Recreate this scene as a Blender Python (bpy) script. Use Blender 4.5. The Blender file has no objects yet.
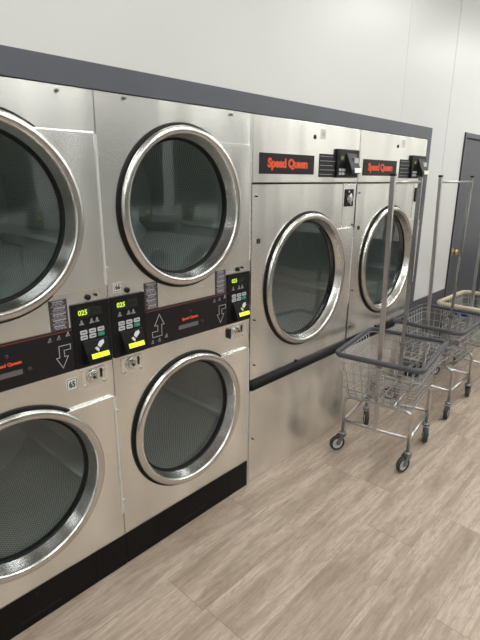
import bpy, bmesh, math, random
from mathutils import Vector, Matrix
random.seed(7)
sc = bpy.context.scene
COL = sc.collection
PI = math.pi

# ------------------------------------------------------------------ camera
yaw, pitch, roll = 0.8197, 0.2869, 0.0065
cy, sy, cp, sp = math.cos(yaw), math.sin(yaw), math.cos(pitch), math.sin(pitch)
F = Vector((sy*cp, cy*cp, -sp)); R0 = Vector((cy, -sy, 0)); U0 = R0.cross(F)
cr, sr = math.cos(roll), math.sin(roll)
R = cr*R0 + sr*U0; U = -sr*R0 + cr*U0
camd = bpy.data.cameras.new('camera'); cam = bpy.data.objects.new('camera', camd); COL.objects.link(cam)
M = Matrix((R, U, -F)).transposed().to_4x4(); M.translation = Vector((-0.9505, -1.5733, 1.6679))
cam.matrix_world = M
camd.sensor_fit = 'HORIZONTAL'; camd.sensor_width = 36; camd.lens = 480.37/480*36
camd.clip_start = 0.02
sc.camera = cam
# ------------------------------------------------------------------ world, exposure
w = bpy.data.worlds.new('world'); sc.world = w; w.use_nodes = True
w.node_tree.nodes['Background'].inputs[0].default_value = (0.8, 0.85, 0.95, 1)
w.node_tree.nodes['Background'].inputs[1].default_value = 0.05
vs = sc.view_settings
vs.view_transform = 'Standard'; vs.look = 'None'; vs.gamma = 1; vs.use_curve_mapping = False
vs.exposure = 0.0
LIGHT = 12.0        # emission of the ceiling panels

# ------------------------------------------------------------------ materials
def nt(name):
    m = bpy.data.materials.new(name); m.use_nodes = True
    return m, m.node_tree, m.node_tree.nodes['Principled BSDF']
def mat(name, col, rough=.5, metal=0., emit=None, es=0., var=0., scale=20., spec=.5, bump=0.):
    m, t, b = nt(name)
    b.inputs['Base Color'].default_value = (*col, 1); b.inputs['Roughness'].default_value = rough
    b.inputs['Metallic'].default_value = metal; b.inputs['Specular IOR Level'].default_value = spec
    if emit: b.inputs['Emission Color'].default_value = (*emit, 1); b.inputs['Emission Strength'].default_value = es
    if var or bump:
        tc = t.nodes.new('ShaderNodeTexCoord'); n = t.nodes.new('ShaderNodeTexNoise')
        n.inputs['Scale'].default_value = scale; n.inputs['Detail'].default_value = 4
        t.links.new(tc.outputs['Object'], n.inputs['Vector'])
        if var:
            r = t.nodes.new('ShaderNodeValToRGB')
            r.color_ramp.elements[0].position = .3; r.color_ramp.elements[1].position = .7
            r.color_ramp.elements[0].color = (*[c*(1-var) for c in col], 1)
            r.color_ramp.elements[1].color = (*[min(1, c*(1+var)) for c in col], 1)
            t.links.new(n.outputs['Fac'], r.inputs[0]); t.links.new(r.outputs[0], b.inputs['Base Color'])
        if bump:
            bp = t.nodes.new('ShaderNodeBump'); bp.inputs['Strength'].default_value = bump; bp.inputs['Distance'].default_value = .002
            t.links.new(n.outputs['Fac'], bp.inputs['Height']); t.links.new(bp.outputs[0], b.inputs['Normal'])
    return m
def steel(name, col, r0, r1, warp=.35, grain=.25, gvec=(3.0, 1, 6)):
    m, t, b = nt(name)
    b.inputs['Metallic'].default_value = 1.0
    if gvec[2] > 5:      # sheet metal brushed along the row
        b.inputs['Anisotropic'].default_value = .62
        cx_ = t.nodes.new('ShaderNodeCombineXYZ'); cx_.inputs[2].default_value = 1.0
        t.links.new(cx_.outputs[0], b.inputs['Tangent'])
    tc = t.nodes.new('ShaderNodeTexCoord')
    c = t.nodes.new('ShaderNodeTexNoise'); c.inputs['Scale'].default_value = 2.1; c.inputs['Detail'].default_value = 1
    mp = t.nodes.new('ShaderNodeMapping'); mp.inputs['Scale'].default_value = (2.3, 1, .75)
    t.links.new(tc.outputs['Object'], mp.inputs['Vector']); t.links.new(mp.outputs[0], c.inputs['Vector'])
    cr_ = t.nodes.new('ShaderNodeValToRGB'); cr_.color_ramp.elements[0].position = .25; cr_.color_ramp.elements[1].position = .75
    cr_.color_ramp.elements[0].color = (*[x*.84 for x in col], 1); cr_.color_ramp.elements[1].color = (*[min(1, x*1.08) for x in col], 1)
    t.links.new(c.outputs['Fac'], cr_.inputs[0]); t.links.new(cr_.outputs[0], b.inputs['Base Color'])
    b.inputs['Roughness'].default_value = (r0+r1)/2
    if warp:
        b2 = t.nodes.new('ShaderNodeBump'); b2.inputs['Strength'].default_value = warp; b2.inputs['Distance'].default_value = .02
        t.links.new(c.outputs['Fac'], b2.inputs['Height']); t.links.new(b2.outputs[0], b.inputs['Normal'])
    return m
STEEL = steel('brushed_steel', (.88, .88, .85), .27, .27, .50)
STEEL2 = steel('brushed_steel_header', (.88, .87, .835), .25, .25, .35)
RING = steel('polished_ring_steel', (.66, .65, .62), .25, .25, .0, .0, (1, 1, 1))
CHROME = mat('chrome', (.56, .555, .56), .28, 1.0)
HINGE = mat('zinc_hinge', (.62, .61, .59), .42, .35)
WIRE = mat('zinc_wire', (.42, .42, .42), .32, 1.0)
DULLCH = mat('dull_chrome', (.38, .375, .385), .26, 1.0)
BLACK = mat('satin_black_plastic', (.007, .007, .008), .4, spec=.25)
BLACKP = mat('black_kick_paint', (.006, .0055, .0055), .36, var=.2, scale=8, spec=.14)
PANELB = mat('black_graphic_overlay', (.013, .012, .013), .4, spec=.25)
RUBBER = mat('black_rubber', (.008, .008, .008), .5, spec=.25)
LABELG = mat('dark_grey_label', (.018, .018, .020), .42, spec=.22)
LABELP = mat('plum_black_label', (.045, .036, .04), .42)
LINEW = mat('white_print', (.62, .62, .64), .5)
LINEG = mat('grey_print', (.28, .27, .30), .5)
LINED = mat('pale_outline_print', (.42, .42, .44), .5)
RED = mat('red_orange_print', (.80, .085, .022), .45)
DKRED = mat('dark_red_stripe', (.16, .03, .025), .5)
STICK = mat('white_sticker', (.72, .70, .66), .5)
DARKINK = mat('black_ink', (.02, .02, .02), .5)
BTN = mat('pale_grey_button', (.50, .51, .54), .4)
GREENB = mat('green_button', (.01, .25, .15), .4)
LCD = mat('lcd_window', (.02, .025, .015), .2)
LEDY = mat('yellow_green_digits', (.3, .45, .02), .5, emit=(.62, .85, .04), es=.9)
SLOT = mat('lit_yellow_slot', (.5, .6, .02), .4, emit=(.70, .86, .02), es=.95)
CLEAR = mat('cloudy_lock_cover', (.78, .77, .74), .16, .75)
BUMPER = mat('grey_rubber_bumper', (.072, .076, .088), .45, var=.12, scale=30)
CREAM = mat('cream_plastic_bumper', (.66, .58, .42), .5, var=.1, scale=20)
TYRE = mat('dark_grey_tyre', (.035, .035, .035), .6)
HUB = mat('grey_hub', (.55, .55, .55), .4)
FORK = mat('zinc_fork', (.22, .22, .23), .4, .8)
BLUE = mat('blue_plastic', (.01, .035, .30), .4)
BRASS = mat('brass', (.62, .45, .2), .3, 1.0)
WALLW = mat('white_gloss_panel', (.665, .675, .665), .34, var=.012, scale=2.0, bump=.03)
WALLW2 = mat('white_paint', (.78, .78, .76), .5)
GREYP = mat('slate_grey_paint', (.085, .091, .110), .42, var=.06, scale=3)
GREYD = mat('slate_grey_door', (.065, .07, .083), .42, var=.05, scale=3)
GREYE = mat('dark_gap', (.02, .02, .022), .6)
CEIL = mat('ceiling_tile_white', (.75, .75, .74), .8)
PANEL_LIGHT = mat('light_diffuser', (.9, .9, .9), .5, emit=(.985, 1.0, .965), es=LIGHT)
NIGHT = mat('night_window_glass', (.01, .012, .015), .08)
WASHW = mat('pale_enamel', (.42, .43, .44), .35)

# glass of the doors : dark tinted pane
def glass_mat():
    m = bpy.data.materials.new('tinted_door_glass'); m.use_nodes = True; t = m.node_tree; t.nodes.clear()
    o = t.nodes.new('ShaderNodeOutputMaterial'); tr = t.nodes.new('ShaderNodeBsdfTransparent'); gl = t.nodes.new('ShaderNodeBsdfGlossy')
    tr.inputs[0].default_value = (.80, .84, .83, 1); gl.inputs['Roughness'].default_value = .02; gl.inputs['Color'].default_value = (.9, .95, 1, 1)
    fr = t.nodes.new('ShaderNodeFresnel'); fr.inputs['IOR'].default_value = 1.75
    mx = t.nodes.new('ShaderNodeMixShader')
    ge = t.nodes.new('ShaderNodeNewGeometry'); iv = t.nodes.new('ShaderNodeMath'); iv.operation = 'SUBTRACT'; iv.inputs[0].default_value = 1
    t.links.new(ge.outputs['Backfacing'], iv.inputs[1]); fm = t.nodes.new('ShaderNodeMath'); fm.operation = 'MULTIPLY'
    t.links.new(fr.outputs[0], fm.inputs[0]); t.links.new(iv.outputs[0], fm.inputs[1]); t.links.new(fm.outputs[0], mx.inputs[0]); t.links.new(tr.outputs[0], mx.inputs[1]); t.links.new(gl.outputs[0], mx.inputs[2])
    t.links.new(mx.outputs[0], o.inputs[0]); return m
GLASS = glass_mat()
# perforated drum metal : round holes on a staggered grid, from UV
def drum_mat(name, scale, ring=False):
    m, t, b = nt(name)
    tc = t.nodes.new('ShaderNodeTexCoord')
    v = t.nodes.new('ShaderNodeTexVoronoi'); v.voronoi_dimensions = '2D'; v.inputs['Randomness'].default_value = 0.0; v.inputs['Scale'].default_value = scale
    mp = t.nodes.new('ShaderNodeMapping'); mp.inputs['Rotation'].default_value = (0, 0, PI/4)
    t.links.new(tc.outputs['UV'], mp.inputs['Vector']); t.links.new(mp.outputs[0], v.inputs['Vector'])
    lt = t.nodes.new('ShaderNodeMath'); lt.operation = 'LESS_THAN'; lt.inputs[1].default_value = .27
    t.links.new(v.outputs['Distance'], lt.inputs[0])
    fac = lt.outputs[0]
    if ring:      # holes only in the centre disc and not on the plain annulus: v is radius
        sx = t.nodes.new('ShaderNodeVectorMath'); sx.operation = 'LENGTH'; t.links.new(tc.outputs['UV'], sx.inputs[0])
        l2 = t.nodes.new('ShaderNodeMath'); l2.operation = 'LESS_THAN'; l2.inputs[1].default_value = .13
        t.links.new(sx.outputs['Value'], l2.inputs[0])
        mu = t.nodes.new('ShaderNodeMath'); mu.operation = 'MULTIPLY'; t.links.new(fac, mu.inputs[0]); t.links.new(l2.outputs[0], mu.inputs[1]); fac = mu.outputs[0]
    mx = t.nodes.new('ShaderNodeMix'); mx.data_type = 'RGBA'
    mx.inputs['A'].default_value = (.80, .81, .79, 1); mx.inputs['B'].default_value = (.10, .10, .10, 1)
    t.links.new(fac, mx.inputs['Factor']); t.links.new(mx.outputs['Result'], b.inputs['Base Color'])
    b.inputs['Roughness'].default_value = .45; b.inputs['Metallic'].default_value = .1
    return m
DRUMW = drum_mat('perforated_drum_wall', 88)
DRUMB = drum_mat('perforated_drum_back', 88, True)

def floor_mat():
    m, t, b = nt('wood_look_vinyl')
    uv = t.nodes.new('ShaderNodeUVMap'); at = t.nodes.new('ShaderNodeAttribute'); at.attribute_name = 'tone'
    def noise(sx, sy_, scale, det=6, dist=0.):
        mp = t.nodes.new('ShaderNodeMapping'); mp.inputs['Scale'].default_value = (sx, sy_, 1)
        n = t.nodes.new('ShaderNodeTexNoise'); n.inputs['Scale'].default_value = scale; n.inputs['Detail'].default_value = det; n.inputs['Distortion'].default_value = dist
        n.inputs['Roughness'].default_value = .6
        t.links.new(uv.outputs[0], mp.inputs['Vector']); t.links.new(mp.outputs[0], n.inputs['Vector']); return n.outputs['Fac']
    def mr(v, a, b_, c, d):
        n = t.nodes.new('ShaderNodeMapRange'); n.clamp = True
        for k, x in zip(('From Min', 'From Max', 'To Min', 'To Max'), (a, b_, c, d)): n.inputs[k].default_value = x
        t.links.new(v, n.inputs['Value']); return n.outputs[0]
    def mixc(f, A, B):
        n = t.nodes.new('ShaderNodeMix'); n.data_type = 'RGBA'
        t.links.new(f, n.inputs['Factor'])
        for k, x in (('A', A), ('B', B)):
            if isinstance(x, tuple): n.inputs[k].default_value = (*x, 1)
            else: t.links.new(x, n.inputs[k])
        return n.outputs['Result']
    broad = noise(.55, 3.2, 3.0, 4, .8); fine = noise(1.3, 42, 4.0, 7, .15); mott = noise(2.6, 9, 5.5, 9, 1.2)
    c = mixc(mr(broad, .36, .64, 0, 1), (.33, .255, .20), (.52, .425, .35))
    c = mixc(mr(fine, .42, .66, 0, .5), c, (.235, .175, .128))
    c = mixc(mr(mott, .50, .68, 0, .5), c, (.22, .172, .13))
    c = mixc(mr(mott, .25, .42, .35, 0), c, (.58, .495, .425))
    # arched wood figure, in patches
    mpw = t.nodes.new('ShaderNodeMapping'); mpw.inputs['Scale'].default_value = (.16, 1.3, 1)
    wv = t.nodes.new('ShaderNodeTexWave'); wv.bands_direction = 'Y'; wv.inputs['Scale'].default_value = 5.5; wv.inputs['Distortion'].default_value = 9; wv.inputs['Detail'].default_value = 4; wv.inputs['Detail Scale'].default_value = 1.6
    t.links.new(uv.outputs[0], mpw.inputs['Vector']); t.links.new(mpw.outputs[0], wv.inputs['Vector'])
    msk = noise(1.0, 4.0, 2.2, 3, .5)
    pm = t.nodes.new('ShaderNodeMath'); pm.operation = 'MULTIPLY'; t.links.new(mr(wv.outputs['Fac'], .35, .75, .0, .34), pm.inputs[0]); t.links.new(mr(msk, .42, .60, 0, 1), pm.inputs[1])
    c = mixc(pm.outputs[0], c, (.225, .168, .122))
    mu = t.nodes.new('ShaderNodeMix'); mu.data_type = 'RGBA'; mu.blend_type = 'MULTIPLY'; mu.inputs['Factor'].default_value = 1
    t.links.new(c, mu.inputs['A'])
    cmb = t.nodes.new('ShaderNodeCombineColor'); tn = mr(at.outputs['Fac'], 0, 1, 1.02, 1.16)
    for k in range(3): t.links.new(tn, cmb.inputs[k])
    t.links.new(cmb.outputs[0], mu.inputs['B']); t.links.new(mu.outputs['Result'], b.inputs['Base Color'])
    t.links.new(mr(fine, .3, .7, .42, .56), b.inputs['Roughness'])
    bp = t.nodes.new('ShaderNodeBump'); bp.inputs['Strength'].default_value = .15; bp.inputs['Distance'].default_value = .001
    t.links.new(fine, bp.inputs['Height']); t.links.new(bp.outputs[0], b.inputs['Normal'])
    return m
WOOD = floor_mat()
SEAM = mat('plank_seam', (.13, .105, .085), .8)

# ------------------------------------------------------------------ helpers
def obj(name, bm, m, parent=None, smooth=None, bevel=0, label=None):
    me = bpy.data.meshes.new(name)
    bmesh.ops.recalc_face_normals(bm, faces=bm.faces)
    if smooth:
        for f in bm.faces: f.smooth = True
    bm.to_mesh(me); bm.free()
    for x in (m if isinstance(m, (list, tuple)) else [m]): me.materials.append(x)
    o = bpy.data.objects.new(name, me); COL.objects.link(o); o.parent = parent
    if smooth and smooth is not True:
        try: me.set_sharp_from_angle(angle=smooth)
        except Exception: pass
    if bevel:
        bv = o.modifiers.new('bevel', 'BEVEL'); bv.width = bevel; bv.segments = 2; bv.limit_method = 'ANGLE'
    if label: o['label'] = label
    return o
def thing(name, label, cat, loc=(0, 0, 0), rz=0, group=None):
    o = bpy.data.objects.new(name, None); COL.objects.link(o); o.location = loc; o.rotation_euler = (0, 0, rz)
    o.empty_display_size = .1; o['label'] = label; o['category'] = cat
    if group: o['group'] = group
    return o
def struct(o): o['kind'] = 'structure'; return o
def dup(root, loc, label, group=None):
    def cp(o, par):
        c = o.copy(); COL.objects.link(c); c.parent = par
        for ch in o.children: cp(ch, c)
        return c
    r = cp(root, None); r.location = loc; r['label'] = label
    if group: r['group'] = group
    return r
def box(bm, x0, x1, y0, y1, z0, z1, mi=0):
    v = [bm.verts.new((x, y, z)) for x in (x0, x1) for y in (y0, y1) for z in (z0, z1)]
    for q in ((0, 1, 3, 2), (4, 6, 7, 5), (0, 4, 5, 1), (2, 3, 7, 6), (0, 2, 6, 4), (1, 5, 7, 3)):
        f = bm.faces.new([v[i] for i in q]); f.material_index = mi
def bx(*a):
    bm = bmesh.new(); box(bm, *a); return bm
def prism(bm, pts, y0, y1, mi=0):          # polygon in x,z extruded between two y values
    a = [bm.verts.new((x, y0, z)) for x, z in pts]; b = [bm.verts.new((x, y1, z)) for x, z in pts]
    n = len(pts)
    bm.faces.new(a).material_index = mi; bm.faces.new(b[::-1]).material_index = mi
    for i in range(n): bm.faces.new((a[i], b[i], b[(i+1) % n], a[(i+1) % n])).material_index = mi
def circ(cx, cz, r, n=20): return [(cx+r*math.cos(2*PI*k/n), cz+r*math.sin(2*PI*k/n)) for k in range(n)]
def rrect(x0, x1, z0, z1, r, n=4):
    p = []
    for cx, cz, a in ((x1-r, z1-r, 0), (x0+r, z1-r, 90), (x0+r, z0+r, 180), (x1-r, z0+r, 270)):
        for k in range(n+1):
            t = math.radians(a+90*k/n); p.append((cx+r*math.cos(t), cz+r*math.sin(t)))
    return p
def lathe(bm, prof, cx, cz, n=72, cap0=False, cap1=False, closed=False, mi=0):   # prof: (radius, y) about the y axis
    rings = [[bm.verts.new((cx+r*math.cos(2*PI*k/n), y, cz+r*math.sin(2*PI*k/n))) for k in range(n)] for r, y in prof]
    m = len(rings)
    for i in range(m if closed else m-1):
        a, b = rings[i], rings[(i+1) % m]
        for k in range(n):
            bm.faces.new((a[k], a[(k+1) % n], b[(k+1) % n], b[k])).material_index = mi
    if cap0: bm.faces.new(rings[0]).material_index = mi
    if cap1: bm.faces.new(rings[-1][::-1]).material_index = mi
def stroke(bm, pts, wd, y0, y1, closed=False):   # a printed line in the x,z plane
    n = len(pts)
    for i in range(n if closed else n-1):
        (x0, z0), (x1, z1) = pts[i], pts[(i+1) % n]
        d = Vector((x1-x0, z1-z0)); L = d.length
        if L < 1e-6: continue
        d /= L; p = Vector((-d.y, d.x))*wd/2; e = d*wd/2
        a = Vector((x0, z0))-e; b = Vector((x1, z1))+e
        prism(bm, [tuple(a+p), tuple(a-p), tuple(b-p), tuple(b+p)], y0, y1)
def tube(bm, pts, r, n=8, closed=False, cap=True, sq=None):
    P = [Vector(p) for p in pts]; m = len(P); rings = []
    prevn = None
    for i in range(m):
        if closed: t = (P[(i+1) % m]-P[(i-1) % m])
        else: t = P[min(i+1, m-1)]-P[max(i-1, 0)]
        t.normalize()
        up = Vector((0, 0, 1)) if abs(t.z) < .9 else Vector((0, 1, 0))
        if prevn is None: nn = t.cross(up).normalized()
        else:
            nn = prevn - t*prevn.dot(t)
            nn = nn.normalized() if nn.length > 1e-5 else t.cross(up).normalized()
        prevn = nn; bb = t.cross(nn)
        if sq: ring = [P[i]+nn*a*sq[0]+bb*b*sq[1] for a, b in ((-1, -1), (1, -1), (1, 1), (-1, 1))]
        else: ring = [P[i]+nn*r*math.cos(2*PI*k/n)+bb*r*math.sin(2*PI*k/n) for k in range(n)]
        rings.append([bm.verts.new(v) for v in ring])
    k_ = len(rings[0])
    for i in range(m if closed else m-1):
        a, b = rings[i], rings[(i+1) % m]
        for k in range(k_): bm.faces.new((a[k], a[(k+1) % k_], b[(k+1) % k_], b[k]))
    if cap and not closed:
        bm.faces.new(rings[0][::-1]); bm.faces.new(rings[-1])
def arc_pts(p0, p1, p2, r, n=5):           # rounded corner at p1
    p0, p1, p2 = Vector(p0), Vector(p1), Vector(p2)
    a = (p0-p1).normalized(); b = (p2-p1).normalized(); out = []
    for k in range(n+1):
        s = k/n; A = p1+a*r*(1-s)**2; out.append(p1 + a*r*(1-s)**2 + b*r*s**2)
    return out
def text_bm(s, size, x, z, y, xs=1., bold=0., depth=.0006, align='CENTER', shear=0., space=1.):
    cu = bpy.data.curves.new('t', 'FONT'); cu.body = s; cu.size = size; cu.offset = bold; cu.align_x = align; cu.align_y = 'CENTER'
    cu.extrude = depth; cu.shear = shear; cu.space_character = space; cu.resolution_u = 3
    o = bpy.data.objects.new('t', cu); COL.objects.link(o)
    bpy.context.view_layer.update()
    me = bpy.data.meshes.new_from_object(o.evaluated_get(bpy.context.evaluated_depsgraph_get()))
    bm = bmesh.new(); bm.from_mesh(me)
    bpy.data.objects.remove(o); bpy.data.curves.remove(cu); bpy.data.meshes.remove(me)
    for v in bm.verts:
        X, Y, Z = v.co; v.co = (x+X*xs, y-Z, z+Y)
    return bm
def join(bm, other):
    me = bpy.data.meshes.new('j'); other.to_mesh(me); other.free(); bm.from_mesh(me); bpy.data.meshes.remove(me)
def plate_hole(bm, x0, x1, z0, z1, cx, cz, r, y, mi=0):   # rectangular sheet with a round opening
    angs = [2*PI*k/72 for k in range(72)]
    for X in (x0, x1):
        for Z in (z0, z1): angs.append(math.atan2(Z-cz, X-cx) % (2*PI))
    angs = sorted(set(round(a, 6) for a in angs)); ins = []; outs = []
    for a in angs:
        c, s = math.cos(a), math.sin(a); t = []
        if c > 1e-9: t.append((x1-cx)/c)
        if c < -1e-9: t.append((x0-cx)/c)
        if s > 1e-9: t.append((z1-cz)/s)
        if s < -1e-9: t.append((z0-cz)/s)
        t = min(t)
        ins.append(bm.verts.new((cx+r*c, y, cz+r*s))); outs.append(bm.verts.new((cx+t*c, y, cz+t*s)))
    n = len(angs)
    for i in range(n): bm.faces.new((ins[i], ins[(i+1) % n], outs[(i+1) % n], outs[i])).material_index = mi

# ------------------------------------------------------------------ room shell
RX0, RX1, RY0, ZC = -4.5, 6.5, -4.6, 3.25
# floor: individual planks 0.23 wide along the row of machines
bm = bmesh.new(); tl = bm.faces.layers.float.new('tone') if False else None
uvl = bm.loops.layers.uv.new('UVMap'); faces_tone = []
y = .028; row = 0
known = {0: .648, 1: 1.287, 2: .080, 3: .977, 5: .673}
while y > RY0:
    off = known.get(row, random.uniform(0, 1.22)); x = off - 1.22*math.ceil((off-RX0)/1.22)
    while x < RX1:
        a, b_ = max(x, RX0)+.0007, min(x+1.22, RX1)-.0007
        if b_ > a:
            vv = [bm.verts.new(p) for p in ((a, y-.2295, 0), (b_, y-.2295, 0), (b_, y-.0005, 0), (a, y-.0005, 0))]
            f = bm.faces.new(vv); rx, ry = random.uniform(0, 60), random.uniform(0, 60); tn = random.random()
            for l in f.loops: l[uvl].uv = (l.vert.co.x-a+rx, l.vert.co.y+ry)
            faces_tone.append(tn)
        x += 1.22
    y -= .23; row += 1
f = bm.faces.new([bm.verts.new(p) for p in ((RX0, RY0, -.0015), (RX1, RY0, -.0015), (RX1, 1.2, -.0015), (RX0, 1.2, -.0015))]); f.material_index = 1
faces_tone.append(.5)
me = bpy.data.meshes.new('floor'); bm.to_mesh(me); bm.free(); me.materials.append(WOOD); me.materials.append(SEAM)
at = me.attributes.new('tone', 'FLOAT', 'FACE')
for i, v in enumerate(faces_tone): at.data[i].value = v
o = bpy.data.objects.new('floor', me); COL.objects.link(o); struct(o)

struct(obj('ceiling', bx(RX0, RX1, RY0, 1.2, ZC, ZC+.08), CEIL))
struct(obj('wall_left', bx(RX0-.1, RX0, RY0-.1, 1.2, 0, ZC), WALLW2))
struct(obj('wall_right', bx(RX1, RX1+.1, RY0-.1, 1.2, 0, ZC), WALLW2))
struct(obj('wall_front', bx(RX0, RX1, RY0-.1, RY0, 0, ZC), WALLW2))
# wall the machines are built into: glossy panels with joints
SX = 3.090
bm = bmesh.new()
box(bm, RX0, 2.29, 0, .1, 2.033, ZC); box(bm, 2.2915, SX-.0025, 0, .1, 2.033, ZC)
box(bm, 2.805, SX-.0025, 0, .1, 0, 2.033)
box(bm, SX+.0025, 3.487, 0, .1, 0, 2.05); box(bm, SX+.0025, RX1, 0, .1, 2.05, ZC); box(bm, 4.482, RX1, 0, .1, 0, 2.05)
box(bm, RX0, -.80, 0, .1, 0, 2.033)
struct(obj('wall_back', bm, WALLW))
struct(obj('trim_1', bx(SX-.006, SX+.006, .012, .09, 0, ZC), GREYE))
# slate grey fascia above and beside the machines
bm = bmesh.new(); box(bm, -.80, 2.805, -.006, .09, 1.953, 2.033); box(bm, 2.746, 2.805, -.006, .09, 0, 1.953)
struct(obj('trim_2', bm, GREYP))
struct(obj('trim_3', bx(2.806, 3.485, -.006, .0, 0, .710), GREYD))
struct(obj('baseboard_back', bx(2.808, 3.485, -.014, -.006, 0, .10), BLACK))
struct(obj('trim_5', bx(RX1-.006, RX1, RY0, 0, 0, .710), GREYD)); struct(obj('trim_6', bx(RX0, RX0+.006, RY0, 0, 0, .710), GREYD))
struct(obj('trim_7', bx(RX0+.006, RX1-.006, RY0, RY0+.006, 0, .710), GREYD)); struct(obj('trim_8', bx(4.484, RX1-.006, -.006, 0, 0, .710), GREYD)); struct(obj('trim_9', bx(RX0+.006, -.802, -.006, 0, 0, 2.033), GREYP))
# door right of the machines
bm = bmesh.new(); box(bm, 3.487, 3.524, -.012, .1, 0, 2.05); box(bm, 4.445, 4.482, -.012, .1, 0, 2.05); box(bm, 3.524, 4.445, -.012, .1, 2.01, 2.05)
dfr = struct(obj('trim_4', bm, GREYP, bevel=.003))
bm = bmesh.new(); box(bm, 3.528, 4.441, .004, .05, .008, 2.005)
dr = struct(obj('door_1', bm, GREYD, bevel=.002))
obj('door_edge_gap', bx(3.4855, 3.4872, -.013, .0, 0, 2.05), GREYE, dfr)
bm = bmesh.new(); lathe(bm, [(.001, -.045), (.024, -.043), (.028, -.03), (.02, -.018), (.013, -.01), (.032, -.002), (.032, .004)], 3.562, 1.037, 24)
obj('door_handle', bm, BRASS, dr, True)

# ceiling lights
n = 0
for ly in (-1.35, -3.3):
    for lx in (-3.2, -.9, 1.4, 3.7, 5.7):
        t = thing('ceiling_light', 'flush white rectangular light panel in the ceiling', 'ceiling light', (lx, ly+(.2 if lx == 3.7 else 0), ZC), 0, 'ceiling light panels')
        bm = bmesh.new()
        for a in ((-.62, .62, -.32, -.30), (-.62, .62, .30, .32), (-.62, -.60, -.30, .30), (.60, .62, -.30, .30)): box(bm, *a, -.03, -.001)
        obj('light_frame', bm, WALLW2, t)
        obj('diffuser', bx(-.598, .598, -.298, .298, -.018, -.012), PANEL_LIGHT, t)

# across the aisle: dark windows between white piers, and a row of washers (seen mirrored in the door glass)
for k, (a, b_) in enumerate(((-3.9, -2.2), (-1.9, -.2), (.15, 1.85), (2.2, 3.9), (4.2, 5.9))):
    wf = bmesh.new(); box(wf, a-.03, b_+.03, RY0, RY0+.03, 1.25, 1.30); box(wf, a-.03, b_+.03, RY0, RY0+.03, 2.75, 2.8)
    box(wf, a-.03, a+.02, RY0, RY0+.03, 1.30, 2.75); box(wf, b_-.02, b_+.03, RY0, RY0+.03, 1.30, 2.75)
    o = struct(obj('window_%d' % (k+1), wf, GREYP)); obj('pane', bx(a+.02, b_-.02, RY0+.005, RY0+.012, 1.30, 2.75), NIGHT, o)
wash = thing('washing_machine', 'steel front-load washer standing in the row across the aisle', 'washing machine', (-3.2, -3.72, 0), PI, 'washers across the aisle')
bm = bmesh.new(); plate_hole(bm, 0, .7, .12, .95, .35, .52, .20, 0); box(bm, 0, .7, .001, .7, 0, .12)
box(bm, 0, .7, .001, .7, .95, 1.10); box(bm, 0, .02, .001, .7, .12, .95); box(bm, .68, .7, .001, .7, .12, .95); box(bm, .02, .68, .68, .7, .12, .95); 
obj('cabinet', bm, WASHW, wash)
bm = bmesh.new(); lathe(bm, [(.205, 0), (.22, -.02), (.225, -.04), (.20, -.05), (.17, -.025), (.17, .02)], .35, .52, 40)
dd = obj('door', bm, RING, wash, True)
bm = bmesh.new(); lathe(bm, [(.172, .0), (.10, .03), (.01, .04)], .35, .52, 40); obj('door_glass', bm, NIGHT, dd, True)
obj('tub', bx(.1, .6, .1, .5, .3, .8), BLACK, wash)
obj('control_panel', bx(.03, .67, -.012, 0, .96, 1.08), PANELB, wash)
cr2 = obj('card_reader', bx(.45, .60, -.06, .04, 1.10, 1.30), BLACK, wash, bevel=.008)
obj('display', bx(.48, .54, -.063, -.0605, 1.22, 1.25), LEDY, cr2)
for k in range(1, 11):
    dup(wash, (-3.2+.74*k, -3.72, 0), wash['label'], 'washers across the aisle')

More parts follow.
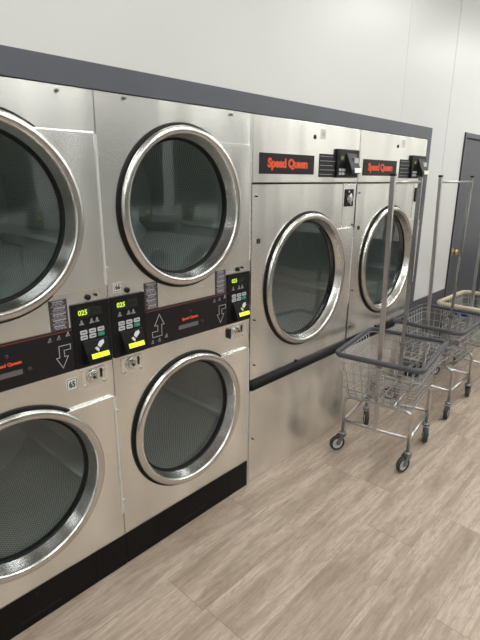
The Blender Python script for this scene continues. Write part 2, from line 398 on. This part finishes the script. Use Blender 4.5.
# ------------------------------------------------------------------ dryer pieces
def make_door(root, cx, cz, R_, label, x1, zt, zb):
    """round stainless door standing proud of the cabinet with its hinge plate to x1"""
    k = R_-.321
    bm = bmesh.new()
    # stainless dish: outer skirt, rolled lip, sloped inner face down to the glass
    q = 1.0 if R_ < .35 else .55
    prof = [(.300, -.004), (.316, -.006), (.3203, -.011), (.321, -.019), (.3185, -.0265), (.312, -.031), (.303, -.0325), (.295, -.0315), (.290, -.027),
            (.287, -.018), (.281, .004*q), (.274, .030*q), (.272, .036*q), (.277, .040*q), (.298, .002)]
    lathe(bm, [(r+k, y_) for r, y_ in prof], cx, cz, 96, closed=True)
    d = obj('door', bm, RING, root, math.radians(40), label=label)
    bm = bmesh.new()
    lathe(bm, [(r+k, y_) for r, y_ in ((.299, -.0005), (.331, -.0005), (.333, -.003), (.331, -.0065), (.322, -.008), (.299, -.0055))], cx, cz, 96, closed=True)
    obj('outer_gasket', bm, RUBBER, d, True)
    bm = bmesh.new()
    lathe(bm, [(r+k, y_*q) for r, y_ in ((.2735, .028), (.271, .0265), (.2685, .029), (.2675, .038), (.2675, .046), (.300, .046), (.300, .041), (.2775, .0405), (.2735, .036))], cx, cz, 96, closed=True)
    obj('inner_gasket', bm, RUBBER, d, True)
    bm = bmesh.new(); lathe(bm, [(.268+k, .036*q), (.268+k, .041*q)], cx, cz, 72, True, True)
    obj('glass', bm, GLASS, d)
    # hinge plate
    r = .308+k; a1 = math.asin((zt-cz)/r); low = (zb-cz)/r < -.95; a0 = math.radians(-58) if low else math.asin((zb-cz)/r)
    arc = [(cx+r*math.cos(a1+(a0-a1)*i/24), cz+r*math.sin(a1+(a0-a1)*i/24)) for i in range(25)]
    if low: arc.append((arc[-1][0]-.03, zb))
    bm = bmesh.new(); cols = []
    for ax, az in arc: cols.append([bm.verts.new(p) for p in ((ax, -.014, az), (x1, -.014, az), (x1, -.0005, az), (ax, -.0005, az))])
    for a, b_ in zip(cols, cols[1:]):
        for i in range(4): bm.faces.new((a[i], a[(i+1) % 4], b_[(i+1) % 4], b_[i]))
    bm.faces.new(cols[0][::-1]); bm.faces.new(cols[-1])
    obj('hinge_plate', bm, STEEL, d, bevel=.003)
    for zz in (zt-.006, zb+.006):
        bm = bmesh.new(); s = 1 if zz > cz else -1
        prism(bm, rrect(x1-.004, x1+.012, min(zz, zz-s*.055), max(zz, zz-s*.055), .003), -.013, -.0005)
        hg = obj('hinge', bm, HINGE, d)
        bm = bmesh.new(); lathe(bm, [(.0065, -.001), (.0065, -.014), (.004, -.017)], x1+.012, zz-s*.064, 12, False, True); obj('hinge_screw', bm, CHROME, d, True)
    obj('hinge_rod', bx(x1-.001, x1+.009, -.017, -.0005, zb+.055, zt-.055), HINGE, d, bevel=.002)
    return d
def make_drum(root, cx, cz, r, depth, throat):
    bm = bmesh.new(); uv = bm.loops.layers.uv.new('UVMap'); n = 72
    def ringv(rr, y_): return [bm.verts.new((cx+rr*math.cos(2*PI*k/n), y_, cz+rr*math.sin(2*PI*k/n))) for k in range(n)]
    t0 = ringv(throat, .048); t1 = ringv(throat+.002, .055); A = ringv(r, .060); B = ringv(r, depth); mid = ringv(.08, depth-.03)
    cv = bm.verts.new((cx, depth-.03, cz))
    def quad(a, b_, k, mi, fuv):
        k2 = (k+1) % n
        f = bm.faces.new((a[k], a[k2], b_[k2], b_[k])); f.material_index = mi; f.smooth = True
        for l, (kk, which) in zip(f.loops, ((k, 0), (k+1, 0), (k+1, 1), (k, 1))): l[uv].uv = fuv(kk, which, l.vert.co)
    for k in range(n):
        quad(t0, t1, k, 2, lambda kk, w_, c: (0, 0)); quad(t1, A, k, 2, lambda kk, w_, c: (0, 0))
        quad(A, B, k, 0, lambda kk, w_, c: (kk/n*2*PI*r, c.y))
        quad(B, mid, k, 1, lambda kk, w_, c: (c.x-cx, c.z-cz))
        f = bm.faces.new((mid[k], mid[(k+1) % n], cv)); f.material_index = 2
    me = bpy.data.meshes.new('drum'); bm.to_mesh(me); bm.free()
    for x in (DRUMW, DRUMB, RUBBER): me.materials.append(x)
    o = bpy.data.objects.new('drum', me); COL.objects.link(o); o.parent = root
    # lifting vanes, sub-parts of the drum
    for a in (100, 220, 340):
        a = math.radians(a); bm = bmesh.new(); c, s = math.cos(a), math.sin(a)
        def P_(rr, t_, y_): return bm.verts.new((cx+rr*c-t_*s, y_, cz+rr*s+t_*c))
        p = [[P_(r-.001, -.045, yy), P_(r-.075, -.008, yy), P_(r-.075, .008, yy), P_(r-.001, .045, yy)] for yy in (.062, depth-.003)]
        for i in range(4): bm.faces.new((p[0][i], p[0][(i+1) % 4], p[1][(i+1) % 4], p[1][i]))
        bm.faces.new(p[0]); bm.faces.new(p[1][::-1])
        obj('drum_vane', bm, HUB, o)
    return o
def digits(parent, x, z, y_, size):
    obj('digits', text_bm('025', size, x, z, y_, .95, .0006, .0002, 'LEFT'), LEDY, parent)
def hand_icon(parent, x, z, y_, s, tilt=0):
    """white hand-with-card pictogram"""
    bm = bmesh.new()
    prism(bm, [(x-.35*s, z-.1*s), (x+.15*s, z+.55*s), (x+.6*s, z+.65*s), (x+.65*s, z+.2*s), (x+.2*s, z-.15*s), (x-.05*s, z-.35*s)], y_-.0006, y_)
    prism(bm, [(x-.75*s, z-.35*s), (x-.3*s, z-.25*s), (x-.1*s, z-.6*s), (x-.25*s, z-.95*s), (x-.45*s, z-.7*s)], y_-.0006, y_)
    return obj('hand_icon', bm, LINEW, parent)
def wedge_reader(parent, x0, x1, zt, zb, d, y_=-.006, label=None):
    """card reader housing that leans out towards its lit slot"""
    bm = bmesh.new(); i0, i1 = x0+.006, x1-.004
    prof = [(0, zt), (-.006, zt), (-d, zb+.022), (-d, zb+.004), (-.01, zb), (0, zb)]
    a = [bm.verts.new((i0 if k in (2, 3) else x0, y_+p, z)) for k, (p, z) in enumerate(prof)]
    b_ = [bm.verts.new((i1 if k in (2, 3) else x1, y_+p, z)) for k, (p, z) in enumerate(prof)]
    bm.faces.new(a); bm.faces.new(b_[::-1])
    for i in range(6): bm.faces.new((a[i], b_[i], b_[(i+1) % 6], a[(i+1) % 6]))
    return obj('card_reader', bm, BLACK, parent, bevel=.002)
def control_module(root, x0, label=None):
    """black pay module: display, lamps, six buttons, card reader with lit slot"""
    x1 = x0+.152
    bm = bmesh.new(); prism(bm, rrect(x0, x1, .984, 1.230, .004), -.008, -.0005)
    m = obj('control_module', bm, BLACK, root, bevel=.0015, label=label)
    y_ = -.0082
    bm = bmesh.new(); prism(bm, rrect(x0+.020, x0+.118, 1.178, 1.212, .002), y_-.001, y_); obj('display_window', bm, LCD, m)
    digits(m, x0+.024, 1.195, y_-.0012, .026)
    bm = bmesh.new(); prism(bm, [(x0+.074, 1.183), (x0+.112, 1.183), (x0+.112, 1.207), (x0+.074, 1.207)], y_-.0016, y_-.0011); obj('display_blank', bm, LABELG, m)
    bm = bmesh.new()
    for xx in (.026, .066, .088):
        bm = bmesh.new(); prism(bm, [(x0+xx, 1.150), (x0+xx+.018, 1.150), (x0+xx+.018, 1.155), (x0+xx, 1.155)], y_-.0005, y_)
        prism(bm, [(x0+xx+.004, 1.156), (x0+xx+.014, 1.156), (x0+xx+.012, 1.168), (x0+xx+.007, 1.168)], y_-.0005, y_)
        obj('status_lamp', bm, LINEG, m)
    for c_ in range(3):
        for r_ in range(2):
            xx = x0+.026+c_*.035; zz = 1.120-r_*.020
            bm = bmesh.new(); prism(bm, rrect(xx, xx+.027, zz-.007, zz+.009, .003), y_-.003, y_)
            gm = GREENB if (c_ == 2 and r_ == 1) else BTN
            obj('button', bm, gm, m, label='green start button' if gm is GREENB else None)
            bm = bmesh.new(); prism(bm, [(xx+.005, zz), (xx+.022, zz), (xx+.022, zz+.003), (xx+.005, zz+.003)], y_-.0036, y_-.0031); obj('button_mark', bm, DARKINK if gm is BTN else LINEG, m)
    w_ = wedge_reader(m, x0+.030, x0+.132, 1.086, .997, .030, -.0075)
    # slanted front face direction (y per z)
    def on_face(bm_, pts, t_):
        def Y(z): return -.0075 - (.006 + (1.086-z)/(1.086-1.019)*.024)
        a = [bm_.verts.new((x, Y(z)-.0004, z)) for x, z in pts]; b2 = [bm_.verts.new((x, Y(z)-t_, z+.0003)) for x, z in pts]
        bm_.faces.new(a); bm_.faces.new(b2[::-1])
        for i in range(len(a)): bm_.faces.new((a[i], b2[i], b2[(i+1) % len(a)], a[(i+1) % len(a)]))
    bm = bmesh.new(); xs = x0
    on_face(bm, [(xs+.084, 1.064), (xs+.094, 1.076), (xs+.112, 1.080), (xs+.112, 1.068), (xs+.098, 1.058), (xs+.092, 1.054)], .0016)
    on_face(bm, [(xs+.070, 1.056), (xs+.080, 1.060), (xs+.087, 1.050), (xs+.083, 1.040), (xs+.076, 1.048)], .0016)
    obj('hand_icon', bm, LINEW, w_)
    bm = bmesh.new(); on_face(bm, [(xs+.046, 1.020), (xs+.046, 1.040), (xs+.126, 1.040), (xs+.126, 1.020)], .003); obj('slot_bezel', bm, RUBBER, w_)
    bm = bmesh.new(); on_face(bm, [(xs+.050, 1.021), (xs+.050, 1.038), (xs+.121, 1.038), (xs+.121, 1.021)], .0045); obj('lit_slot', bm, SLOT, w_)
    return m
def lock(root, cx, cz, w_=.098, h_=.070):
    bm = bmesh.new(); prism(bm, rrect(cx-w_/2, cx+w_/2, cz-h_/2, cz+h_/2, .004), -.004, -.0005)
    p = obj('lock_plate', bm, CLEAR, root, bevel=.001)
    bm = bmesh.new(); lathe(bm, [(.026, -.004), (.025, -.010), (.020, -.013), (.018, -.013), (.017, -.020), (.010, -.022), (.009, -.019)], cx-.006, cz+.004, 28, False, True)
    obj('lock_cylinder', bm, RING, p, math.radians(35))
    bm = bmesh.new(); prism(bm, circ(cx-.006, cz+.004, .006, 12), -.0205, -.0185); obj('key_slot', bm, DARKINK, p)
    for sx, sz in ((-.04, -.026), (.04, -.026), (.040, .018)):
        bm = bmesh.new(); lathe(bm, [(.006, -.004), (.006, -.007), (.003, -.009)], cx+sx, cz+sz, 12, False, True); obj('screw', bm, CHROME, p, True)
    bm = bmesh.new(); prism(bm, rrect(cx+.026, cx+.035, cz-.010, cz+.026, .003), -.006, -.004); obj('latch_slot', bm, LABELG, p)
def sticker(root, s, x, z, size=.042, tall=None):
    h = (tall or size)/2
    bm = bmesh.new(); prism(bm, rrect(x-size/2, x+size/2, z-h, z+h, .004), -.0012, -.0003)
    st = obj('number_sticker', bm, STICK, root, label='white sticker printed '+s)
    bm = bmesh.new(); stroke(bm, rrect(x-size/2+.0035, x+size/2-.0035, z-h+.0035, z+h-.0035, .003, 2), .0022, -.0018, -.0013, True)
    obj('sticker_border', bm, DARKINK, st)
    obj('sticker_number', text_bm(s, size*.72, x, z, -.0018, .82, .0012, .0003), DARKINK, st)
def arrow(parent, x, z, s, up):
    """outlined bent arrow: up = points up at right, else points down at left"""
    if up: pts = [(-.5, -.62), (-.5, -.25), (-.05, -.25), (-.05, .15), (-.3, .15), (.12, .9), (.5, .15), (.28, .15), (.28, -.62)]
    else: pts = [(.5, .62), (.5, .28), (.05, .28), (.05, -.15), (.3, -.15), (-.12, -.9), (-.5, -.15), (-.28, -.15), (-.28, .62)]
    bm = bmesh.new(); stroke(bm, [(x+a*s, z+b_*s) for a, b_ in pts], .0026, -.0065, -.0055, True)
    return obj('arrow_mark', bm, LINED, parent)
def label_strip(root, x0, x1, z0, z1):
    bm = bmesh.new(); prism(bm, [(x0, z0), (x1, z0), (x1, z1), (x0, z1)], -.0015, -.0003)
    p = obj('instruction_label', bm, LABELP, root)
    bm = bmesh.new(); rows = 5; h = (z1-z0)/rows
    for k in range(rows):
        zc = z1-(k+.5)*h
        stroke(bm, [(x0+.006, zc+h*.44), (x1-.006, zc+h*.44)], .0012, -.0021, -.0016)
        for dz, wd in ((.16, .0042), (-.12, .0022), (-.32, .0018)):
            xx = x0+.010+random.uniform(0, .012)
            while xx < x1-.014:
                L_ = random.uniform(.004, .011); stroke(bm, [(xx, zc+h*dz), (min(xx+L_, x1-.010), zc+h*dz)], wd, -.0021, -.0016); xx += L_+.005
    obj('label_print', bm, LINED, p)
def knob(root, x, z, r=.009, m=None):
    bm = bmesh.new(); lathe(bm, [(r, -.0005), (r, -.007), (r*.6, -.011)], x, z, 16, False, True); obj('round_plug', bm, m or RUBBER, root, True)

W1, W3, H = .797, .9715, 1.95
def stretch(root, names, sx, ox=0., oz=0.):      # small fit of the fittings to the measured cabinet width
    done = set()
    def go(o):
        if o.data and o.data.name not in done:
            done.add(o.data.name)
            for v in o.data.vertices: v.co.x = v.co.x*sx+ox; v.co.z += oz
        for c in o.children: go(c)
    for o in root.children:
        if o.name.split('.')[0] not in names: go(o)
# ---------------- stacked dryer (origin at its front lower left corner)
def make_stack(label):
    t = thing('stacked_dryer', label, 'dryer', (0, 0, 0), 0, 'stacked twin dryers')
    g = .0015
    bm = bmesh.new()
    plate_hole(bm, g, W1-g, 1.147, H, .394, 1.547, .302, 0); plate_hole(bm, g, W1-g, .158, 1.147, .394, .576, .302, 0)
    box(bm, g, g+.004, .0005, .95, .0, H); box(bm, W1-g-.004, W1-g, .0005, .95, .0, H); box(bm, g+.004, W1-g-.004, .0005, .95, H-.004, H)
    box(bm, g+.004, W1-g-.004, .946, .95, .0, H-.004); box(bm, g+.004, W1-g-.004, .0005, .94, 0.001, .005)
    obj('cabinet', bm, STEEL, t)
    make_drum(t, .394, 1.547, .360, .72, .269); make_drum(t, .394, .576, .360, .72, .269)
    make_door(t, .394, 1.547, .321, 'upper round glass door', W1-.016, 1.816, 1.277)
    make_door(t, .394, .576, .321, 'lower round glass door', W1-.016, .834, .270)
    for a, b_ in ((g, .1615), (.1625, .6395), (.6405, .7845)):
        o_ = obj('kick_panel', bx(a, b_, -.003, -.0002, .002, .157), BLACKP, t, bevel=.001)
        if b_ < .7 and a > .1:
            bm = bmesh.new(); prism(bm, rrect(.315, .475, .034, .048, .006), -.0042, -.0031); obj('slot_cover', bm, RUBBER, o_)
            bm = bmesh.new(); lathe(bm, [(.004, -.003), (.004, -.005)], .39, .13, 10, False, True); obj('screw', bm, LABELG, o_)
    # black graphics band between the two doors
    gp = obj('graphics_panel', bx(.161, .631, -.005, -.0005, .984, 1.147), PANELB, t, bevel=.001)
    obj('red_stripe', bx(.163, .629, -.0058, -.0051, 1.1385, 1.1425), DKRED, gp)
    arrow(gp, .222, 1.064, .062, True); arrow(gp, .590, 1.056, .055, False)
    obj('brand_lettering', text_bm('Speed Queen', .0165, .397, 1.071, -.0058, 1.02, .0008, .0004), RED, gp)
    bm = bmesh.new(); prism(bm, rrect(.325, .447, 1.022, 1.048, .004), -.0062, -.0051); obj('recess_plate', bm, LABELG, gp)
    bm = bmesh.new(); prism(bm, rrect(.330, .442, 1.028, 1.046, .003), -.0078, -.0063); obj('recess_shine', bm, FORK, gp)
    knob(gp, .397, 1.101, .007, GREYE); knob(gp, .466, 1.038, .009, GREYE)
    for (xx, zz) in ((.190, 1.008), (.225, 1.010), (.262, 1.020), (.545, 1.122), (.578, 1.124), (.612, 1.130)):
        bm = bmesh.new(); q = .0065
        stroke(bm, [(xx-q*.8, zz-q), (xx, zz+q*.3), (xx+q*.8, zz-q*.6)], .0026, -.0063, -.0055)
        prism(bm, circ(xx+.002, zz+q*.6, .0028, 8), -.0063, -.0055); stroke(bm, [(xx-q, zz-q*1.2), (xx+q*.9, zz-q*1.2)], .0022, -.0063, -.0055)
        obj('instruction_icon', bm, LINEG if xx not in (.262, .612) else LINED, gp)
    label_strip(t, .164, .230, 1.1485, 1.260); label_strip(t, .556, .622, 1.1485, 1.258)
    control_module(t, .006, 'left pay control module'); control_module(t, .632, 'right pay control module')
    lock(t, .086, .938); lock(t, .700, .936)
    knob(t, .085, 1.247, .0105); knob(t, .704, 1.247, .0105); knob(t, .735, 1.252, .005)
    knob(t, .120, 1.938, .006, FORK); knob(t, .658, 1.933, .006, FORK)
    stretch(t, ('door', 'drum', 'cabinet'), 1.0145)
    return t
st2 = make_stack('twin-drum steel stacked dryer wearing the 66 sticker, between the 65 stack and the single dryers')
st1 = dup(st2, (-W1, 0, 0), 'twin-drum steel stacked dryer wearing the 65 sticker, cut by the left edge of the photo')
bm = bmesh.new(); prism(bm, rrect(.642, .660, .912, .962, .008), -.012, -.0005); obj('latch_block', bm, LABELG, st2)
sticker(st2, '66', .045, 1.264, .038, .036)
sticker(st1, '65', .621, .930, .044, .050)

# ---------------- large single dryer
def make_single(label):
    t = thing('single_dryer', label, 'dryer', (W1, 0, 0), 0, 'large single dryers')
    g = .002; X1 = W3-g; cx, cz = .494, 1.1135
    bm = bmesh.new()
    plate_hole(bm, g+.012, X1-.004, .62, 1.640, cx, cz, .350, -.002)
    box(bm, g+.012, X1-.004, -.002, .02, .004, .57)
    box(bm, g, g+.010, .002, .95, 0, 1.95); box(bm, X1-.003, X1, .002, .95, 0, 1.95); box(bm, g+.01, X1-.003, .946, .95, 0, 1.95)
    box(bm, g+.01, X1-.003, .01, .94, 1.946, 1.95); box(bm, g+.01, X1-.003, .021, .03, .0, .63)
    obj('cabinet', bm, STEEL, t)
    bm = bmesh.new(); box(bm, g+.010, X1, -.006, .012, 1.649, 1.949)
    hd = obj('header_panel', bm, STEEL2, t, bevel=.0015)
    make_drum(t, cx, cz, .425, .80, .320)
    make_door(t, cx, cz, .373, 'round glass door', W3-.022, 1.381, .880)
    obj('service_panel', bx(.790, .922, -.006, -.0021, 1.392, 1.644), STEEL, t, bevel=.001)
    # black kick bar
    bm = bmesh.new(); prof = [(.0, .578), (-.022, .580), (-.030, .590), (-.031, .606), (-.026, .620), (-.014, .630), (0, .632)]
    a = [bm.verts.new((g+.012, p, z)) for p, z in prof]; b_ = [bm.verts.new((X1-.004, p, z)) for p, z in prof]
    for i in range(6): bm.faces.new((a[i], b_[i], b_[i+1], a[i+1]))
    bm.faces.new(a); bm.faces.new(b_[::-1]); obj('bumper_bar', bm, RUBBER, t, True)
    knob(t, .40, .640, .009)
    # logo plate
    lp = obj('logo_plate', bx(.050, .480, -.009, -.0062, 1.693, 1.790), LABELG, hd, bevel=.001)
    obj('logo_lettering', text_bm('Speed Queen', 0.058, .264, 1.744, -.0096, 1.06, .0026, .0008, 'CENTER', 0., .93), RED, t)
    bm = bmesh.new(); prism(bm, [(.528, 1.682), (.702, 1.682), (.702, 1.804), (.528, 1.804)], -.0085, -.0062)
    ip = obj('instruction_plate', bm, LABELG, t)
    bm = bmesh.new()
    for k in range(5): stroke(bm, [(.535, 1.697+k*.0235), (.655+.02*(k % 2), 1.697+k*.0235)], .0022, -.0092, -.0086)
    obj('instruction_print', bm, LINED, ip)
    # card reader panel
    bm = bmesh.new(); prism(bm, rrect(.680, .905, 1.680, 1.836, .005), -.022, -.0062)
    cm = obj('control_module', bm, BLACK, t, bevel=.002)
    bm = bmesh.new(); prism(bm, rrect(.700, .895, 1.770, 1.815, .003), -.0236, -.0222); obj('display_window', bm, LABELG, cm)
    bm = bmesh.new(); prism(bm, [(.705, 1.776), (.745, 1.776), (.745, 1.798), (.705, 1.798)], -.0252, -.0238); obj('display', bm, LCD, cm)
    obj('digits', text_bm('0:25', .022, .708, 1.787, -.0256, .8, .0005, .0002, 'LEFT'), mat('dim_green_digits', (.1, .15, .02), .5, emit=(.4, .5, .04), es=.35), cm)
    for c_ in range(3):
        for r_ in range(2):
            xx = .700+c_*.030; zz = 1.722-r_*.020
            bm = bmesh.new(); prism(bm, rrect(xx, xx+.022, zz-.007, zz+.007, .002), -.0255, -.0222)
            obj('button', bm, GREENB if (c_, r_) == (2, 1) else BTN, cm)
    w_ = wedge_reader(cm, .762, .868, 1.815, 1.700, .044, -.0215)
    bm = bmesh.new(); prism(bm, rrect(.798, .862, 1.708, 1.734, .002), -.0680, -.0600)
    obj('lit_slot', bm, mat('white_card_slot', (.85, .85, .80), .3, emit=(.8, .85, .6), es=.25), w_)
    bm = bmesh.new(); prism(bm, [(.815, 1.762), (.858, 1.762), (.858, 1.788), (.820, 1.792)], -.050, -.034); obj('reader_window', bm, BTN, w_)
    # key lock
    bm = bmesh.new(); prism(bm, rrect(.806, .893, 1.513, 1.614, .004), -.012, -.0062); lk = obj('lock_plate', bm, BLACK, t, bevel=.001)
    bm = bmesh.new(); lathe(bm, [(.026, -.012), (.024, -.020), (.014, -.026), (.012, -.022)], .850, 1.558, 24, False, True); obj('lock_cylinder', bm, CHROME, lk, math.radians(35))
    for zz in (1.600, 1.585, 1.527): 
        bm = bmesh.new(); lathe(bm, [(.006, -.012), (.006, -.015), (.003, -.017)], .838 if zz > 1.59 else .862, zz, 12, False, True); obj('screw', bm, CHROME, lk, True)
    knob(hd, .480, 1.884, .012); 
    bm = bmesh.new(); prism(bm, rrect(.527, .577, 1.878, 1.928, .003), -.0072, -.0062); sk = obj('number_sticker', bm, STICK, hd)
    obj('pictogram', text_bm('12', .030, .552, 1.903, -.0077, .85, .0006, .0003), LINEG, sk)
    bm = bmesh.new(); prism(bm, [(.046, 1.362), (.070, 1.362), (.070, 1.386), (.046, 1.386)], -.004, -.002); obj('catch_hole', bm, GREYE, t)
    for xx, zz, rr in ((.036, 1.59, .004), (.036, .97, .004), (.040, .72, .004), (.036, .28, .004), (.905, 1.40, .006)): knob(t, xx, zz, rr)
    stretch(t, ('door', 'drum', 'cabinet', 'header_panel', 'bumper_bar'), 1.0385, .006, -.005)
    stretch(hd, (), 1.0385, .006, -.004)
    return t
sg = make_single('large steel single dryer with a round door, right beside the 66 stack')
dup(sg, (W1+W3, 0, 0), 'large steel single dryer farthest from the camera, standing partly behind a wire cart pole')

# ------------------------------------------------------------------ laundry carts
def make_cart(label, loc, rz, bumper, trails, lean=(-.105, .0), pole=.0115):
    t = thing('laundry_cart', label, 'laundry cart', loc, rz, 'wire laundry carts')
    L, Wd = .43/2, .41/2; ZT = .375; r = .011
    bm = bmesh.new()
    for sx in (-1, 1):       # inverted U at each end
        p = [(sx*L, Wd, .125)] + arc_pts((sx*L, Wd, .2), (sx*L, Wd, ZT), (sx*L, 0, ZT), .05) + arc_pts((sx*L, 0, ZT), (sx*L, -Wd, ZT), (sx*L, -Wd, .2), .05) + [(sx*L, -Wd, .125)]
        tube(bm, p, r, 10); tube(bm, [(sx*L, -Wd, .205), (sx*L, Wd, .205)], .009, 8)
    for s in (-1, 1): tube(bm, [(-L, s*Wd, .205), (L, s*Wd, .205)], .009, 8)
    for s in (-.45, .45): tube(bm, [(-L, s*Wd, ZT+.004), (L, s*Wd, ZT+.004)], .006, 8)
    obj('frame', bm, CHROME, t, True)
    # wire basket tapering down
    zb, zt = .395, .655
    def loop(z, n=10):
        k = (z-zb)/(zt-zb); a = .245+.055*k; b_ = .205+.04*k; rr = .045; o_ = []
        for cx_, cy_, a0 in ((a-rr, b_-rr, 0), (-a+rr, b_-rr, 90), (-a+rr, -b_+rr, 180), (a-rr, -b_+rr, 270)):
            for q in range(5):
                th = math.radians(a0+90*q/4); o_.append((cx_+rr*math.cos(th), cy_+rr*math.sin(th), z))
        return o_
    bm = bmesh.new()
    for z in (zb, zb+.045, zb+.10, zb+.165, zb+.225, zt): tube(bm, loop(z), .0028 if z not in (zb, zt) else .0036, 5, closed=True)
    def wire_y(x): # U-shaped wire: down one side, across bottom, up the other
        tube(bm, [(x*.30/.245, .245, zt), (x, .203, zb-.002), (x, -.203, zb-.002), (x*.30/.245, -.245, zt)], .0023, 5)
    def wire_x(y_):
        tube(bm, [(.30, y_*.245/.205, zt), (.243, y_, zb-.004), (-.243, y_, zb-.004), (-.30, y_*.245/.205, zt)], .0023, 5)
    for k in range(11): wire_y(-.205+.41*k/10)
    for k in range(9): wire_x(-.168+.336*k/8)
    tube(bm, [(-.243, .0, zb-.008), (.243, .0, zb-.008)], .005, 6)
    obj('basket', bm, WIRE, t, True)
    # bumper rim: rounded channel swept around the top
    bm = bmesh.new(); a, b_, rr = .305, .250, .045; path = []
    for cx_, cy_, a0 in ((a-rr, b_-rr, 0), (-a+rr, b_-rr, 90), (-a+rr, -b_+rr, 180), (a-rr, -b_+rr, 270)):
        for q in range(7):
            th = math.radians(a0+90*q/6); path.append((cx_+rr*math.cos(th), cy_+rr*math.sin(th), math.cos(th), math.sin(th)))
    sec = [(-.010, -.006), (-.012, .010), (-.009, .020), (.002, .024), (.011, .020), (.015, .008), (.014, -.010), (.010, -.017), (.003, -.018), (.002, .006), (-.006, .006), (-.006, -.006)]
    rings = [[bm.verts.new((x+nx*u, y_+ny*u, .667+v*.72)) for u, v in sec] for x, y_, nx, ny in path]
    m = len(rings); q = len(sec)
    for i in range(m):
        for k in range(q): bm.faces.new((rings[i][k], rings[(i+1) % m][k], rings[(i+1) % m][(k+1) % q], rings[i][(k+1) % q]))
    obj('bumper_rim', bm, bumper, t, math.radians(50))
    # hanging rack: two square posts and a top bar
    zt2 = 1.665; xa, xb = -L+lean[0], L+lean[1]
    for s, xt, x0_ in ((-1, xa, -L-.001), (1, xb, L+.001)):
        bm = bmesh.new(); tube(bm, [(x0_, 0, .20), (x0_+(xt-x0_)*.30, 0, .66), (xt, 0, zt2+.02)], 0, sq=(pole, pole))
        po = obj('rack_post', bm, CHROME if s < 0 else DULLCH, t)
        bm = bmesh.new(); box(bm, xt-pole-.002, xt+pole+.002, -pole-.002, pole+.002, zt2+.018, zt2+.030); obj('end_cap', bm, LABELG, po)
        bm = bmesh.new(); q_ = x0_+(xt-x0_)*.3; box(bm, q_-.017, q_+.017, -.017, .017, .620, .640); obj('post_clip', bm, FORK, po)
    bm = bmesh.new(); tube(bm, [(xa, 0, zt2-.012), (xb, 0, zt2-.012)], .008, 8); obj('hanging_bar', bm, CHROME, t, True)
    for (sx, sy_), ang in zip(((-1, 1), (-1, -1), (1, -1), (1, 1)), trails):
        make_caster(t, sx*L, sy_*Wd, math.radians(ang)-rz)
    return t
def make_caster(t, x, y_, ang):
    """swivel caster; the wheel trails from the stem along ang"""
    c, s = math.cos(ang), math.sin(ang); off = .034; wr = .050
    T = Matrix.Translation((x, y_, 0)) @ Matrix.Rotation(ang, 4, 'Z')
    bm = bmesh.new()
    def ring_z(prof, n=16):
        rs = [[bm.verts.new((r*math.cos(2*PI*k/n), r*math.sin(2*PI*k/n), z)) for k in range(n)] for r, z in prof]
        for i in range(len(rs)-1):
            for k in range(n): bm.faces.new((rs[i][k], rs[i][(k+1) % n], rs[i+1][(k+1) % n], rs[i+1][k]))
        bm.faces.new(rs[0][::-1]); bm.faces.new(rs[-1])
    ring_z([(.021, .106), (.025, .110), (.025, .118), (.018, .124), (.010, .126), (.010, .132)])
    for sd in (-1, 1):     # fork blades
        pr = [(-.018, .108), (.024, .108), (off+.018, .060), (off+.010, .042), (off-.010, .042), (off-.016, .062)]
        yy = sd*.0185
        a = [bm.verts.new((px, yy-.0015, pz)) for px, pz in pr]; b_ = [bm.verts.new((px, yy+.0015, pz)) for px, pz in pr]
        bm.faces.new(a); bm.faces.new(b_[::-1])
        for i in range(6): bm.faces.new((a[i], b_[i], b_[(i+1) % 6], a[(i+1) % 6]))
    box(bm, -.018, .024, -.0185, .0185, .1045, .108)
    tube(bm, [(off, -.024, wr), (off, .024, wr)], .006, 8)
    bm.transform(T); ca = obj('caster', bm, FORK, t)
    bm = bmesh.new(); lathe(bm, [(.036, -.011), (.045, -.0135), (.0485, -.010), (.050, 0), (.0485, .010), (.045, .0135), (.036, .011)], 0, 0, 28, closed=True)
    bm.transform(T @ Matrix.Translation((off, 0, wr))); obj('wheel', bm, TYRE, ca, True)
    bm = bmesh.new(); lathe(bm, [(.0362, -.008), (.024, -.0065), (.014, -.0135), (.006, -.014), (.006, .014), (.014, .0135), (.024, .0065), (.0362, .008)], 0, 0, 24, closed=True)
    bm.transform(T @ Matrix.Translation((off, 0, wr))); obj('wheel_hub', bm, HUB, ca, math.radians(40))
D = math.radians
make_cart('wire laundry cart with grey rim nearest the camera, in front of the single dryers', (1.745, -.355, 0), D(9), BUMPER, (150, 165, 205, 215))
make_cart('wire laundry cart with grey rim standing in the middle of the three carts', (2.62, -.305, 0), D(1), BUMPER, (100, 190, 10, 190), (-.12, .075), .0095)
c3 = make_cart('wire laundry cart with a cream rim and blue tags, by the grey door', (3.37, -.355, 0), D(-1), CREAM, (150, 200, 20, 190), (-.02, .05), .0095)
for yy in (.105, .020):
    obj('blue_tag', bx(-.292, -.284, yy-.028, yy+.028, .590, .635), BLUE, c3, bevel=.003)
